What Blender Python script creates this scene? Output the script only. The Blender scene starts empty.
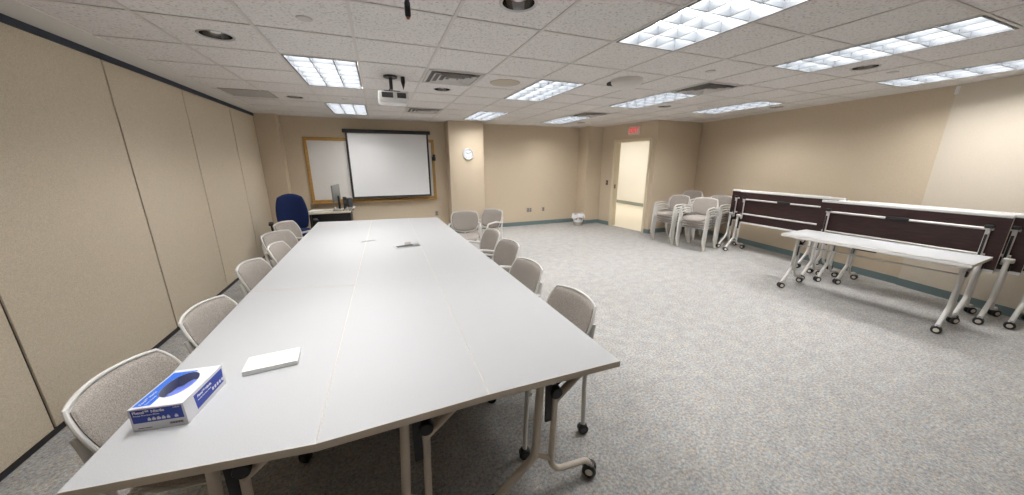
import bpy, bmesh, math, random
from mathutils import Matrix, Vector
random.seed(7)
PI = math.pi
R = math.radians
SC = bpy.context.scene
COL = SC.collection
CE = 2.538          # ceiling height
EYE = 1.654         # camera height

# ------------------------------------------------------------------ materials
def mat(name, color, rough=0.6, metal=0.0, spec=0.5, emit=None, estr=0.0):
    m = bpy.data.materials.new(name); m.use_nodes = True
    b = m.node_tree.nodes['Principled BSDF']
    b.inputs['Base Color'].default_value = (*color, 1)
    b.inputs['Roughness'].default_value = rough
    b.inputs['Metallic'].default_value = metal
    b.inputs['Specular IOR Level'].default_value = spec
    if emit:
        b.inputs['Emission Color'].default_value = (*emit, 1)
        b.inputs['Emission Strength'].default_value = estr
    return m

def srgb(r, g, b):
    f = lambda c: (c/255/12.92) if c/255 <= 0.04045 else ((c/255+0.055)/1.055)**2.4
    return (f(r), f(g), f(b))

def speckle(m, stops, scale=120, detail=3, rough=0.6, bump=0.0, second=None, stretch=None):
    """noise driven colour ramp on the base colour"""
    nt = m.node_tree; N = nt.nodes; L = nt.links; b = N['Principled BSDF']
    tc = N.new('ShaderNodeTexCoord'); n = N.new('ShaderNodeTexNoise')
    src = tc.outputs['Object']
    if stretch:
        mp = N.new('ShaderNodeMapping'); mp.inputs['Scale'].default_value = stretch
        L.new(src, mp.inputs['Vector']); src = mp.outputs['Vector']
    n.inputs['Scale'].default_value = scale; n.inputs['Detail'].default_value = detail
    n.inputs['Roughness'].default_value = rough
    L.new(src, n.inputs['Vector'])
    r = N.new('ShaderNodeValToRGB'); e = r.color_ramp.elements
    while len(e) < len(stops): e.new(0.5)
    for el, (p, c) in zip(e, stops):
        el.position = p; el.color = (*c, 1)
    L.new(n.outputs['Fac'], r.inputs['Fac'])
    out = r.outputs['Color']
    if second:
        sc2, lo, hi = second
        n2 = N.new('ShaderNodeTexNoise'); n2.inputs['Scale'].default_value = sc2; n2.inputs['Detail'].default_value = 2
        L.new(src, n2.inputs['Vector'])
        mr = N.new('ShaderNodeMapRange'); mr.inputs['From Min'].default_value = .3; mr.inputs['From Max'].default_value = .7
        mr.inputs['To Min'].default_value = lo; mr.inputs['To Max'].default_value = hi
        L.new(n2.outputs['Fac'], mr.inputs['Value'])
        mx = N.new('ShaderNodeMix'); mx.data_type = 'RGBA'; mx.blend_type = 'MULTIPLY'; mx.inputs['Factor'].default_value = 1
        L.new(out, mx.inputs['A']); L.new(mr.outputs['Result'], mx.inputs['B']); out = mx.outputs['Result']
    L.new(out, b.inputs['Base Color'])
    if bump:
        bp = N.new('ShaderNodeBump'); bp.inputs['Strength'].default_value = bump; bp.inputs['Distance'].default_value = 0.004
        L.new(n.outputs['Fac'], bp.inputs['Height']); L.new(bp.outputs['Normal'], b.inputs['Normal'])
    return m

def sc(c, k): return tuple(x*k for x in c)

TAN = (.60, .505, .38)
PTAN = (.71, .62, .49)
M = {}
M['panel'] = speckle(mat('panel_fabric', PTAN, .85, spec=.2), [(.30, sc(PTAN, .80)), (.5, PTAN), (.70, sc(PTAN, 1.18))], 170, 4, .7, .15)
M['wall'] = speckle(mat('vinyl_wallcovering', TAN, .7, spec=.3), [(.30, sc(TAN, .92)), (.5, TAN), (.70, sc(TAN, 1.07))], 120, 3, .6, .06)
WL = (.64, .575, .48)  # near right wall, an even tone paler than TAN
M['wall_light'] = speckle(mat('lighter_wall', WL, .7, spec=.3), [(.30, sc(WL, .97)), (.70, sc(WL, 1.03))], 90, 3)
M['cream'] = mat('cream_paint', (.80, .775, .71), .6)
M['frame_paint'] = mat('door_frame_paint', (.70, .62, .47), .5)
CP = (.36, .355, .35)
M['carpet'] = speckle(mat('carpet', CP, .95, spec=.1),
    [(.30, (.11, .11, .115)), (.41, (.26, .262, .27)), (.50, (.365, .358, .345)), (.59, (.45, .448, .45)), (.70, (.64, .625, .60))], 62, 6, .78, .35, (9, .90, 1.08))
CT = (.77, .745, .73)
def tint(m, scale, a, b):
    nt = m.node_tree; N = nt.nodes; L = nt.links; bs = N['Principled BSDF']; src = bs.inputs['Base Color'].links[0].from_socket
    tc = N.new('ShaderNodeTexCoord'); mp = N.new('ShaderNodeMapping'); mp.inputs['Location'].default_value = (3.1, 7.7, 1.3)
    L.new(tc.outputs['Object'], mp.inputs['Vector'])
    n = N.new('ShaderNodeTexNoise'); n.inputs['Scale'].default_value = scale; n.inputs['Detail'].default_value = 4; n.inputs['Roughness'].default_value = .75
    L.new(mp.outputs['Vector'], n.inputs['Vector'])
    r = N.new('ShaderNodeValToRGB'); r.color_ramp.elements[0].position = .38; r.color_ramp.elements[1].position = .62
    r.color_ramp.elements[0].color = (*a, 1); r.color_ramp.elements[1].color = (*b, 1)
    L.new(n.outputs['Fac'], r.inputs['Fac'])
    mx = N.new('ShaderNodeMix'); mx.data_type = 'RGBA'; mx.blend_type = 'MULTIPLY'; mx.inputs['Factor'].default_value = 1
    L.new(src, mx.inputs['A']); L.new(r.outputs['Color'], mx.inputs['B']); L.new(mx.outputs['Result'], bs.inputs['Base Color'])
tint(M['carpet'], 48, (.86, .945, 1.03), (1.11, 1.01, .90))
M['tile'] = speckle(mat('acoustic_tile', CT, .9, spec=.1), [(.36, sc(CT, .62)), (.43, sc(CT, .93)), (.6, CT), (.75, sc(CT, 1.04))], 60, 4, .65, .2)
M['gypsum'] = mat('gypsum_paint', (.72, .70, .67), .8)
M['tbar'] = mat('tbar_paint', (.62, .59, .57), .5)
M['teal'] = mat('teal_vinyl_base', (.155, .215, .225), .5)
M['dark_base'] = mat('dark_vinyl_base', (.018, .018, .02), .5)
M['navy'] = mat('navy_track', (.022, .032, .052), .5)
M['gap'] = mat('panel_gasket', (.05, .04, .03), .8)
LAM = (.462, .470, .484)
M['lam'] = speckle(mat('grey_laminate', LAM, .5, spec=.35), [(.35, sc(LAM, .95)), (.65, sc(LAM, 1.04))], 260, 2)
M['edge'] = mat('edge_band', (.70, .64, .55), .5)
M['under'] = speckle(mat('dark_underside', (.03, .012, .012), .45), [(.3, (.022, .008, .008)), (.7, (.045, .017, .017))], 9, 4, stretch=(1, 8, 8))
M['white_metal'] = mat('white_metal', (.62, .61, .59), .35)
M['beige_metal'] = mat('beige_metal', (.62, .56, .48), .4)
M['chair_plastic'] = mat('chair_plastic', (.64, .63, .61), .4)
FB = (.33, .30, .275)
M['fabric'] = speckle(mat('chair_fabric', FB, .95, spec=.1), [(.3, sc(FB, .55)), (.5, FB), (.7, sc(FB, 1.45))], 210, 3, .75, .2)
M['black'] = mat('black_plastic', (.014, .014, .016), .45)
M['dark_grey'] = mat('dark_grey_plastic', (.06, .06, .065), .5)
M['hub'] = mat('caster_hub', (.68, .64, .56), .45)
M['chrome'] = mat('chrome', (.42, .42, .43), .12, 1.0)
M['brushed'] = mat('brushed_metal', (.50, .51, .52), .35, .9)
M['white'] = mat('white_plastic', (.78, .78, .77), .4)
M['paper'] = mat('white_paper', (.86, .86, .85), .8)
M['screen'] = mat('screen_sheet', (.73, .735, .75), .8)
M['board'] = mat('whiteboard', (.68, .665, .645), .35)
OAK = (.46, .27, .085)
M['oak'] = speckle(mat('oak', OAK, .45), [(.3, sc(OAK, .75)), (.7, sc(OAK, 1.15))], 14, 4, stretch=(1, 4, 4))
BL = (.012, .022, .075)
M['blue_fabric'] = speckle(mat('blue_fabric', BL, .9, spec=.15), [(.3, sc(BL, .7)), (.7, sc(BL, 1.4))], 200, 3)
M['emit'] = mat('troffer_diffuser', (.9, .92, .95), .5, emit=(1.0, .98, .955), estr=8.5)
M['louver'] = mat('louver_blade', (.080, .088, .098), .35)
M['troffer_edge'] = mat('troffer_edge', (.10, .105, .11), .5)
M['grille'] = mat('vent_grille', (.55, .53, .51), .5)
M['vent_back'] = mat('vent_back', (.16, .155, .15), .7)
M['dark_void'] = mat('duct_void', (.02, .02, .02), .8)
M['speaker_beige'] = mat('speaker_beige', (.50, .45, .37), .7)
M['box_white'] = mat('carton_white', (.72, .73, .77), .5)
M['box_blue'] = mat('carton_blue', (.018, .055, .42), .45)
M['box_blue2'] = mat('carton_bright_blue', (.03, .14, .62), .45)
M['glove'] = mat('nitrile_glove', (.16, .22, .68), .5)
M['red'] = mat('sign_red', (.70, .03, .04), .5, emit=(.9, .05, .06), estr=.25)
M['sign_white'] = mat('sign_face', (.75, .62, .56), .5)
M['ink'] = mat('black_ink', (.02, .02, .02), .6)
M['clock_face'] = mat('clock_face', (.70, .73, .76), .4)
M['bag'] = mat('bin_liner', (.72, .72, .76), .35)
M['bin'] = mat('bin_plastic', (.33, .31, .27), .6)
M['vinyl_floor'] = mat('vinyl_floor', (.76, .70, .58), .35)
M['outlet'] = mat('outlet_plate', (.36, .32, .28), .5)
M['brown'] = mat('brown_switch', (.10, .06, .04), .5)
M['corr_fill'] = mat('lobby_fill_light', (.9, .9, .85), .5, emit=(1.0, .97, .93), estr=4.4)

# ------------------------------------------------------------------ geometry helper
class MB:
    def __init__(self, mats):
        self.bm = bmesh.new(); self.mats = mats if isinstance(mats, (list, tuple)) else [mats]
        self.mi = 0; self.T = Matrix.Identity(4)
    def _v(self, p): return self.bm.verts.new(self.T @ Vector(p))
    def _f(self, vs):
        try:
            f = self.bm.faces.new(vs); f.material_index = self.mi; f.smooth = True; return f
        except ValueError: return None
    def box(self, c, s, rot=None, bevel=0.0, seg=2, mi=None):
        if mi is not None: self.mi = mi
        X = Matrix.Translation(c)
        if rot is not None: X = X @ rot.to_4x4()
        hs = [x/2 for x in s]
        vs = [self._v(X @ Vector((sx*hs[0], sy*hs[1], sz*hs[2]))) for sx in (-1, 1) for sy in (-1, 1) for sz in (-1, 1)]
        fs = [self._f([vs[i] for i in q]) for q in ((0,1,3,2),(4,6,7,5),(0,4,5,1),(2,3,7,6),(0,2,6,4),(1,5,7,3))]
        if bevel > 0:
            es = list({e for f in fs for e in f.edges})
            r = bmesh.ops.bevel(self.bm, geom=es, offset=bevel, segments=seg, profile=.5, affect='EDGES', clamp_overlap=True)
            for f in r['faces']: f.material_index = self.mi; f.smooth = True
        return fs
    def b2(self, lo, hi, bevel=0.0, mi=None):
        return self.box([(a+b)/2 for a, b in zip(lo, hi)], [abs(b-a) for a, b in zip(lo, hi)], None, bevel, 2, mi)
    def tube(self, pts, r, sides=10, fillet=0.0, flat=1.0, up=(0, 0, 1), caps=True, mi=None, closed=False):
        if mi is not None: self.mi = mi
        P = [Vector(p) for p in pts]
        rr = r if isinstance(r, (list, tuple)) else None
        if fillet > 0 and len(P) > 2 and rr is None: P = fil(P, fillet)
        n = len(P); rings = []
        for i, p in enumerate(P):
            if closed: t = (P[(i+1) % n]-P[i-1]).normalized()
            else:
                a = (P[i]-P[i-1]).normalized() if i > 0 else None
                b = (P[i+1]-P[i]).normalized() if i < n-1 else None
                t = ((a or b)+(b or a)).normalized()
            u = Vector(up)
            if abs(u.dot(t)) > .95:
                u = Vector((1, 0, 0)) if abs(t.x) < .9 else Vector((0, 1, 0))
            s = t.cross(u).normalized(); u2 = s.cross(t).normalized()
            if rings:
                pass
            ra = rr[i] if rr else r
            rings.append([self._v(p+s*(ra*math.cos(2*PI*k/sides))+u2*(ra*flat*math.sin(2*PI*k/sides))) for k in range(sides)])
        # align rings to avoid twist
        for i in range(1, len(rings)):
            best = min(range(sides), key=lambda o: sum((rings[i][(k+o) % sides].co-rings[i-1][k].co).length for k in range(0, sides, 2)))
            rings[i] = rings[i][best:]+rings[i][:best]
        for i in range(len(rings)-1):
            for k in range(sides):
                self._f([rings[i][k], rings[i][(k+1) % sides], rings[i+1][(k+1) % sides], rings[i+1][k]])
        if closed:
            best = min(range(sides), key=lambda o: sum((rings[0][(k+o) % sides].co-rings[-1][k].co).length for k in range(sides)))
            r0 = rings[0][best:]+rings[0][:best]
            for k in range(sides): self._f([rings[-1][k], rings[-1][(k+1) % sides], r0[(k+1) % sides], r0[k]])
        elif caps:
            self._f(rings[0][::-1]); self._f(rings[-1])
    def lathe(self, prof, c=(0, 0, 0), axis='Z', n=20, mi=None, rot=None, caps=True):
        """prof: list of (radius, height)"""
        if mi is not None: self.mi = mi
        X = Matrix.Translation(c)
        if rot is not None: X = X @ rot.to_4x4()
        if axis == 'X': X = X @ Matrix.Rotation(PI/2, 4, 'Y')
        elif axis == 'Y': X = X @ Matrix.Rotation(-PI/2, 4, 'X')
        rings = []
        for (r, h) in prof:
            if r < 1e-6: rings.append([self._v(X @ Vector((0, 0, h)))])
            else: rings.append([self._v(X @ Vector((r*math.cos(2*PI*k/n), r*math.sin(2*PI*k/n), h))) for k in range(n)])
        for a, b in zip(rings, rings[1:]):
            for k in range(n):
                k2 = (k+1) % n
                if len(a) == 1 and len(b) == 1: break
                if len(a) == 1: self._f([a[0], b[k2], b[k]])
                elif len(b) == 1: self._f([a[k], a[k2], b[0]])
                else: self._f([a[k], a[k2], b[k2], b[k]])
        if caps and len(rings[0]) > 1 and prof[0] != prof[-1]: self._f(rings[0][::-1])
        if caps and len(rings[-1]) > 1 and prof[0] != prof[-1]: self._f(rings[-1])
    def prism(self, poly, z0, z1, mi=None, side_mi=None, top_mi=None, bot_mi=None):
        if mi is not None: self.mi = mi
        base = self.mi
        lo = [self._v((x, y, z0)) for x, y in poly]; hi = [self._v((x, y, z1)) for x, y in poly]
        self.mi = base if bot_mi is None else bot_mi; self._f(lo[::-1])
        self.mi = base if top_mi is None else top_mi; self._f(hi)
        self.mi = base if side_mi is None else side_mi
        n = len(poly)
        for k in range(n): self._f([lo[k], lo[(k+1) % n], hi[(k+1) % n], hi[k]])
        self.mi = base
    def quad(self, pts, mi=None):
        if mi is not None: self.mi = mi
        return self._f([self._v(p) for p in pts])
    def pillow(self, hw, hh, th, curve=0.0, k=.75, nx=16, nz=12, taper=0.0, fmap=None, mi=None, p=5, back=1.0, sag=0.0):
        """rounded slab; lateral x, depth d, height z.  fmap(x,d,z)->point"""
        if mi is not None: self.mi = mi
        fmap = fmap or (lambda x, d, z: (x, d, z))
        G = {}
        for side in (1, -1):
            for i in range(nx+1):
                for j in range(nz+1):
                    edge = i in (0, nx) or j in (0, nz)
                    if edge and side == -1: G[(side, i, j)] = G[(1, i, j)]; continue
                    u = math.sin((2*i/nx-1)*PI/2*.92)/math.sin(PI/2*.92); v = math.sin((2*j/nz-1)*PI/2*.92)/math.sin(PI/2*.92)
                    x = u*math.sqrt(1-k*v*v/2); z = v*math.sqrt(1-k*u*u/2)
                    m = max(abs(u), abs(v)); t = th*max(0, 1-m**p)**.5
                    t = t if side == 1 else -t*back
                    hw2 = hw*(1+taper*z)
                    d = curve*x*x + sag*z*z + t
                    G[(side, i, j)] = self._v(fmap(x*hw2, d, z*hh))
        for side in (1, -1):
            for i in range(nx):
                for j in range(nz):
                    q = [G[(side, i, j)], G[(side, i+1, j)], G[(side, i+1, j+1)], G[(side, i, j+1)]]
                    if len(set(q)) == 4: self._f(q if side == 1 else q[::-1])
    def build(self, name, parent=None, sharp=38, **props):
        bm = self.bm
        bmesh.ops.recalc_face_normals(bm, faces=bm.faces[:])
        for e in bm.edges:
            if len(e.link_faces) == 2 and e.calc_face_angle(0) > R(sharp): e.smooth = False
            elif len(e.link_faces) != 2: e.smooth = False
        me = bpy.data.meshes.new(name); bm.to_mesh(me); bm.free()
        for m in self.mats: me.materials.append(m)
        o = bpy.data.objects.new(name, me); COL.objects.link(o)
        if parent: o.parent = parent
        for k, v in props.items(): o[k] = v
        return o

def fil(P, r, n=5):
    out = [P[0]]
    for i in range(1, len(P)-1):
        a, b, c = P[i-1], P[i], P[i+1]
        d1, d2 = (a-b), (c-b)
        rr = min(r, d1.length*.48, d2.length*.48)
        p1, p2 = b+d1.normalized()*rr, b+d2.normalized()*rr
        for k in range(n+1):
            t = k/n; out.append((1-t)**2*p1+2*t*(1-t)*b+t*t*p2)
    out.append(P[-1])
    return out

def empty(name, loc, rz=0, label=None, cat=None, group=None):
    o = bpy.data.objects.new(name, None); COL.objects.link(o)
    o.location = loc; o.rotation_euler = (0, 0, rz); o.empty_display_size = .1
    tag(o, label, cat, group); return o
def tag(o, label=None, cat=None, group=None, kind=None):
    if label: o['label'] = label
    if cat: o['category'] = cat
    if group: o['group'] = group
    if kind: o['kind'] = kind
    return o
def struct(mb, name, parent=None):
    o = mb.build(name, parent)
    if not parent: o['kind'] = 'structure'
    return o
def copy_tree(o, parent=None):
    c = o.copy(); COL.objects.link(c)
    if parent: c.parent = parent
    for ch in list(o.children): copy_tree(ch, c)
    return c
def text(s, size, m, name, parent, mtx, align='LEFT', bold=0.0, xs=1.0):
    cu = bpy.data.curves.new(name, 'FONT'); cu.body = s; cu.size = size; cu.extrude = .0004
    cu.align_x = align; cu.align_y = 'CENTER'; cu.offset = bold; cu.resolution_u = 3
    t = bpy.data.objects.new(name+'_tmp', cu); COL.objects.link(t)
    dg = bpy.context.evaluated_depsgraph_get(); dg.update()
    me = bpy.data.meshes.new_from_object(t.evaluated_get(dg)); me.name = name
    bpy.data.objects.remove(t); bpy.data.curves.remove(cu)
    me.transform(mtx @ Matrix.Diagonal((xs, 1, 1, 1)))
    me.materials.clear(); me.materials.append(m)
    o = bpy.data.objects.new(name, me); COL.objects.link(o)
    if parent: o.parent = parent
    return o
def basis(o, x, y, z):
    return Matrix(((x[0], y[0], z[0], o[0]), (x[1], y[1], z[1], o[1]), (x[2], y[2], z[2], o[2]), (0, 0, 0, 1)))

# ------------------------------------------------------------------ room shell
XL = -2.05
YB = 7.98          # rear wall (whiteboard side)
YN = -2.6          # wall behind the viewpoint
def rwx(y): return 6.55+.16*(y-2.05)                 # far right wall
def nwx(y): return 6.52+.25*(y-2.0)                  # near right wall
DA, DB = Vector((5.58, 7.55)), Vector((5.80, 5.90))  # wall with the doorway
RC = Vector((7.17, 5.94))                            # corner of jog and right wall
WT = .14

mb = MB(M['carpet'])
mb.prism([(XL-.05, YN-.1), (nwx(YN)+.05, YN-.1), (nwx(2)+.05, 2), (rwx(2)+.05, 2), (RC.x+.05, RC.y+.05), (DB.x+.05, DB.y+.03), (DA.x+.05, DA.y), (DA.x+.05, YB+.05), (XL-.05, YB+.05)], -.05, 0)
struct(mb, 'floor')
mb = MB(M['vinyl_floor'])
mb.prism([(DB.x+.052, DB.y+.12), (10.2, 6.1), (10.2, 14), (5.0, 14), (5.0, YB+.3), (DA.x+.052, YB+.3), (DA.x+.052, DA.y)], -.05, -.001)
struct(mb, 'floor_lobby')

# left folding partition
seams = [-2.6, -1.35, .0, 1.33, 2.658, 4.063, 5.30, 6.656, 7.74]
mb = MB(M['gap']); mb.b2((XL-.10, YN, 0), (XL-.012, YB, CE)); wl = struct(mb, 'wall_left')
for a, b in zip(seams, seams[1:]):
    mb = MB(M['panel']); mb.b2((XL-.0115, a+.010, .035), (XL, b-.010, 2.484), .002); mb.build('wall_panel', wl)
mb = MB(M['navy']); mb.b2((XL-.06, YN, 2.484), (XL+.012, 7.74, CE)); struct(mb, 'trim_1')
mb = MB(M['dark_base']); mb.b2((XL-.05, YN, .0), (XL+.006, 7.74, .034)); struct(mb, 'baseboard_left')

# rear wall, its pillars
mb = MB(M['wall']); mb.b2((XL-.1, YB, 0), (DA.x+.2, YB+WT, CE)); struct(mb, 'wall_back')
mb = MB(M['wall']); mb.b2((XL-.05, 7.74, 0), (-1.70, YB, CE)); struct(mb, 'column_left')
mb = MB(M['wall']); mb.b2((1.504, 7.584, 0), (2.304, YB, CE), .006); struct(mb, 'column_middle')
mb = MB(M['wall']); mb.prism([(5.12, 7.56), (DA.x+.01, 7.56), (DA.x+.01, YB), (5.12, YB)], 0, CE); struct(mb, 'column_right')
def base(name, pts, m, h=.10, t=.008):
    """pts: wall line, room on the left hand side"""
    mb = MB(m)
    for (a, b) in zip(pts, pts[1:]):
        a, b = Vector(a), Vector(b); d = (b-a).normalized(); n = Vector((-d.y, d.x))
        mb.prism([tuple(a), tuple(b), tuple(b+n*t), tuple(a+n*t)], 0, h)
    return struct(mb, name)
base('baseboard_back', [(DA.x, 7.56), (5.12, 7.56), (5.12, YB), (2.304, YB), (2.304, 7.584), (1.504, 7.584), (1.504, YB), (-1.70, YB), (-1.70, 7.74), (XL, 7.74)], M['teal'])

# doorway wall
dd = (DB-DA).normalized(); dn = Vector((-dd.y, dd.x))      # dn points away from the room (+X)
if dn.x < 0: dn = -dn
DL = (DB-DA).length
o0, o1 = .47, 1.50                                        # opening along the wall
HD = 2.13
def dpt(s, off=0): v = DA+dd*s+dn*off; return (v.x, v.y)
mb = MB(M['wall'])
def dwall(mb, s0, s1, z0, z1, a=0, b=WT): mb.prism([dpt(s0, a), dpt(s1, a), dpt(s1, b), dpt(s0, b)], z0, z1)
dwall(mb, 0, o0, 0, CE); dwall(mb, o1, DL, 0, CE); dwall(mb, o0, o1, HD, CE)
struct(mb, 'wall_doorway')
mb = MB(M['frame_paint'])
for (s0, s1, z0, z1) in ((o0-.05, o0+.012, 0, HD+.05), (o1-.012, o1+.05, 0, HD+.05), (o0+.012, o1-.012, HD-.012, HD+.05)):
    dwall(mb, s0, s1, z0, z1, -.018, WT+.018)
dr = struct(mb, 'door_1')
mb = MB(M['brown']); dwall(mb, o0+.0125, o0+.016, .98, 1.08, .03, .075); mb.build('strike_plate', dr)
base('baseboard_doorway', [dpt(DL), dpt(o1+.05)], M['teal'])
base('baseboard_doorway_left', [dpt(o0-.05), dpt(0)], M['teal'])
# jog wall and right walls
def wallseg(name, a, b, m, t=WT, z1=CE):
    a, b = Vector(a), Vector(b); d = (b-a).normalized(); n = Vector((-d.y, d.x))   # thickness to the left of a->b
    mb = MB(m); mb.prism([tuple(a), tuple(b), tuple(b+n*t), tuple(a+n*t)], 0, z1); return struct(mb, name)
wallseg('wall_jog', (RC.x+.1, RC.y+.0063), (DB.x, DB.y), M['wall'], -.12)
wallseg('wall_right', (rwx(2.0), 2.0), (RC.x, RC.y), M['wall'], -WT)
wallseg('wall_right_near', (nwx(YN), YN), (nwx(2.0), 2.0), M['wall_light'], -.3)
wallseg('wall_front', (XL-.1, YN), (nwx(YN)+.1, YN), M['wall'], -WT)
base('baseboard_right', [(rwx(2.0), 2.0), (RC.x, RC.y), (DB.x, DB.y)], M['teal'])
base('baseboard_right_near', [(nwx(YN), YN), (nwx(2.0)-.002, 2.0)], M['teal'])
mb = MB(M['white']); mb.b2((nwx(2)-.006, 1.975, CE-.11), (nwx(2)+.02, 2.012, CE-.02), .003); struct(mb, 'trim_2')

# lobby seen through the doorway
mb = MB(M['cream']); mb.b2((9.2, 6.0, 0), (9.35, 14, 2.7)); mb.b2((5.0, 13.9, 0), (9.3, 14.0, 2.7)); mb.b2((DB.x+.2, 6.07, 0), (9.3, 6.15, 2.7)); mb.b2((5.0, YB+.2, 0), (5.1, 14, 2.7))
struct(mb, 'wall_lobby')
mb = MB(M['gypsum']); mb.b2((5.0, 6.06, 2.7), (9.4, 14, 2.75)); struct(mb, 'ceiling_lobby')
mb = MB(mat('lobby_base', (.30, .32, .28), .5)); mb.b2((9.19, 6.15, 0), (9.2, 13.9, .12)); struct(mb, 'baseboard_lobby')
for k, (lx, ly) in enumerate(((7.5, 8.2), (7.5, 10.8))):  # both panels are added out of view to brighten the lobby
    e = empty('lobby_fill_light', (lx, ly, 2.7), 0, 'unseen square light added to brighten the lobby beyond the open doorway', 'ceiling light', 'added lobby fill lights')
    mb = MB(M['corr_fill']); mb.b2((-.55, -.55, -.02), (.55, .55, -.004)); mb.build('diffuser', e)
    mb = MB(M['white'])
    for s in (-1, 1):
        mb.b2((s*.55-.015, -.58, -.03), (s*.55+.015, .58, 0)); mb.b2((-.58, s*.55-.015, -.03), (.58, s*.55+.015, 0))
    mb.build('frame', e)

# ------------------------------------------------------------------ ceiling
PX, PY = .61, .62          # tile pitch across and along the room
GX0, GY0 = -.075, 2.32
cells_light = {}
for cx in (-1, 3, 6, 9):
    for r in (-2, 2, 6):
        if cx == 9 and r == 6: continue
        cells_light[(cx, r)] = True
def cell(c, r): return (GX0+PX*c, GY0+PY*r)
down = [(-2, 1), (1, -1), (1, 3), (-2, 5), (7, -1), (7, 3), (10, 2), (7, 7)]
inroom_x1 = 7.4
mb = MB(M['tile'])
cxs = list(range(-3, 12)); rys = list(range(-8, 10))
for c in cxs:
    for r in rys:
        x0, y0 = cell(c, r); x1, y1 = x0+PX, y0+PY
        if c == -3: x0 = -1.80
        if any((c, r-k) in cells_light for k in (0, 1)): continue
        if (c, r) in down:
            n = 32; cxm, cym = x0+(x1-x0)/2, y0+PY/2
            if c == -2: cxm = GX0+PX*c+PX/2
            ang = sorted([2*PI*k/n for k in range(n)]+[math.atan2(py-cym, px-cxm) % (2*PI) for px in (x0, x1) for py in (y0, y1)])
            ang = [a for i, a in enumerate(ang) if i == 0 or a-ang[i-1] > 1e-4]
            def rectpt(a):
                dx, dy = math.cos(a), math.sin(a); ts = []
                if abs(dx) > 1e-9: ts.append(((x1 if dx > 0 else x0)-cxm)/dx)
                if abs(dy) > 1e-9: ts.append(((y1 if dy > 0 else y0)-cym)/dy)
                t = min(ts); return (cxm+dx*t, cym+dy*t, CE)
            ci = [mb._v((cxm+.095*math.cos(a), cym+.095*math.sin(a), CE)) for a in ang]
            ro = [mb._v(rectpt(a)) for a in ang]
            for k in range(len(ang)):
                k2 = (k+1) % len(ang); mb._f([ci[k], ro[k], ro[k2], ci[k2]])
        else:
            mb.quad([(x0, y0, CE), (x1, y0, CE), (x1, y1, CE), (x0, y1, CE)])
# tiles above the strip left of the grid start
bmesh.ops.remove_doubles(mb.bm, verts=mb.bm.verts[:], dist=1e-5)
for f in mb.bm.faces[:]:
    pass
ceil = struct(mb, 'ceiling')
# plaster borders next to the side walls
mb = MB(M['gypsum']); mb.b2((XL-.05, YN, CE-.004), (-1.80, YB, CE+.02)); struct(mb, 'trim_3')
mb = MB(M['gypsum']); mb.prism([(nwx(YN)-.25, YN), (nwx(YN)+.4, YN), (rwx(2)+.3, 2), (RC.x+.2, RC.y), (RC.x-.32, RC.y), (rwx(2)-.30, 2.0)], CE-.003, CE+.02); struct(mb, 'trim_4')
# roof slab above keeps the void closed
mb = MB(M['gypsum']); mb.b2((XL-.2, YN-.2, CE+.25), (9.3, YB+.3, CE+.3)); struct(mb, 'roof')
# T bar grid
mb = MB(M['tbar'])
def in_light_x(x, y):   # line x=const inside a light
    return False
for c in range(-2, 12):
    x = GX0+PX*c
    mb.b2((x-.011, YN, CE-.005), (x+.011, YB, CE-.0005))
for r in range(-7, 10):
    y = GY0+PY*r
    # bars along x stop at the lights' middles
    runs = []
    x = -1.80
    xs = sorted(GX0+PX*c for (c, rr) in cells_light if rr+1 == r)
    for lx in xs:
        runs.append((x, lx)); x = lx+PX
    runs.append((x, 7.3))
    for a, b in runs:
        if b-a > .05: mb.b2((a, y-.011, CE-.0045), (b, y+.011, CE-.0006))
struct(mb, 'trim_5')

# troffers
def make_troffer():
    e = empty('ceiling_light', (0, 0, 0))
    w, l = PX-.05, 2*PY-.04
    mb = MB(M['troffer_edge']); t = .014
    for s in (-1, 1):
        mb.b2((s*(w/2+.004)-t/2, -l/2-.01, -.007), (s*(w/2+.004)+t/2, l/2+.01, .0)); mb.b2((-w/2-.01, s*(l/2+.004)-t/2, -.007), (w/2+.01, s*(l/2+.004)+t/2, .0))
    mb.build('frame', e)
    mb = MB(M['louver'])
    for s in (-1, 1):
        mb.b2((s*w/2-.003, -l/2, -.002), (s*w/2+.003, l/2, .10)); mb.b2((-w/2, s*l/2-.003, -.002), (w/2, s*l/2+.003, .10))
    for k in (-1, 1): mb.b2((k*w/6-.004, -l/2, .001), (k*w/6+.004, l/2, .066))
    for k in range(1, 6): mb.b2((-w/2, -l/2+l*k/6-.004, .001), (w/2, -l/2+l*k/6+.004, .066))
    mb.build('louver', e)
    mb = MB(M['emit']); mb.b2((-w/2, -l/2, .088), (w/2, l/2, .095)); mb.build('diffuser', e)
    return e
tro = make_troffer()
LN = {-1: 'in the leftmost row', 3: 'in the second row from left', 6: 'in the third row from left', 9: 'in the row by the right wall'}
RN = {-6: 'behind the viewpoint', -2: 'nearest the viewer', 2: 'halfway down the room', 6: 'nearest the rear wall'}
first = True
for (c, r) in cells_light:
    o = tro if first else copy_tree(tro); first = False
    x, y = cell(c, r); o.location = (x+PX/2, y+PY, CE)
    tag(o, f'white louvred ceiling light {RN[r]}, {LN[c]}', 'ceiling light', 'louvred ceiling lights')

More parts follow.
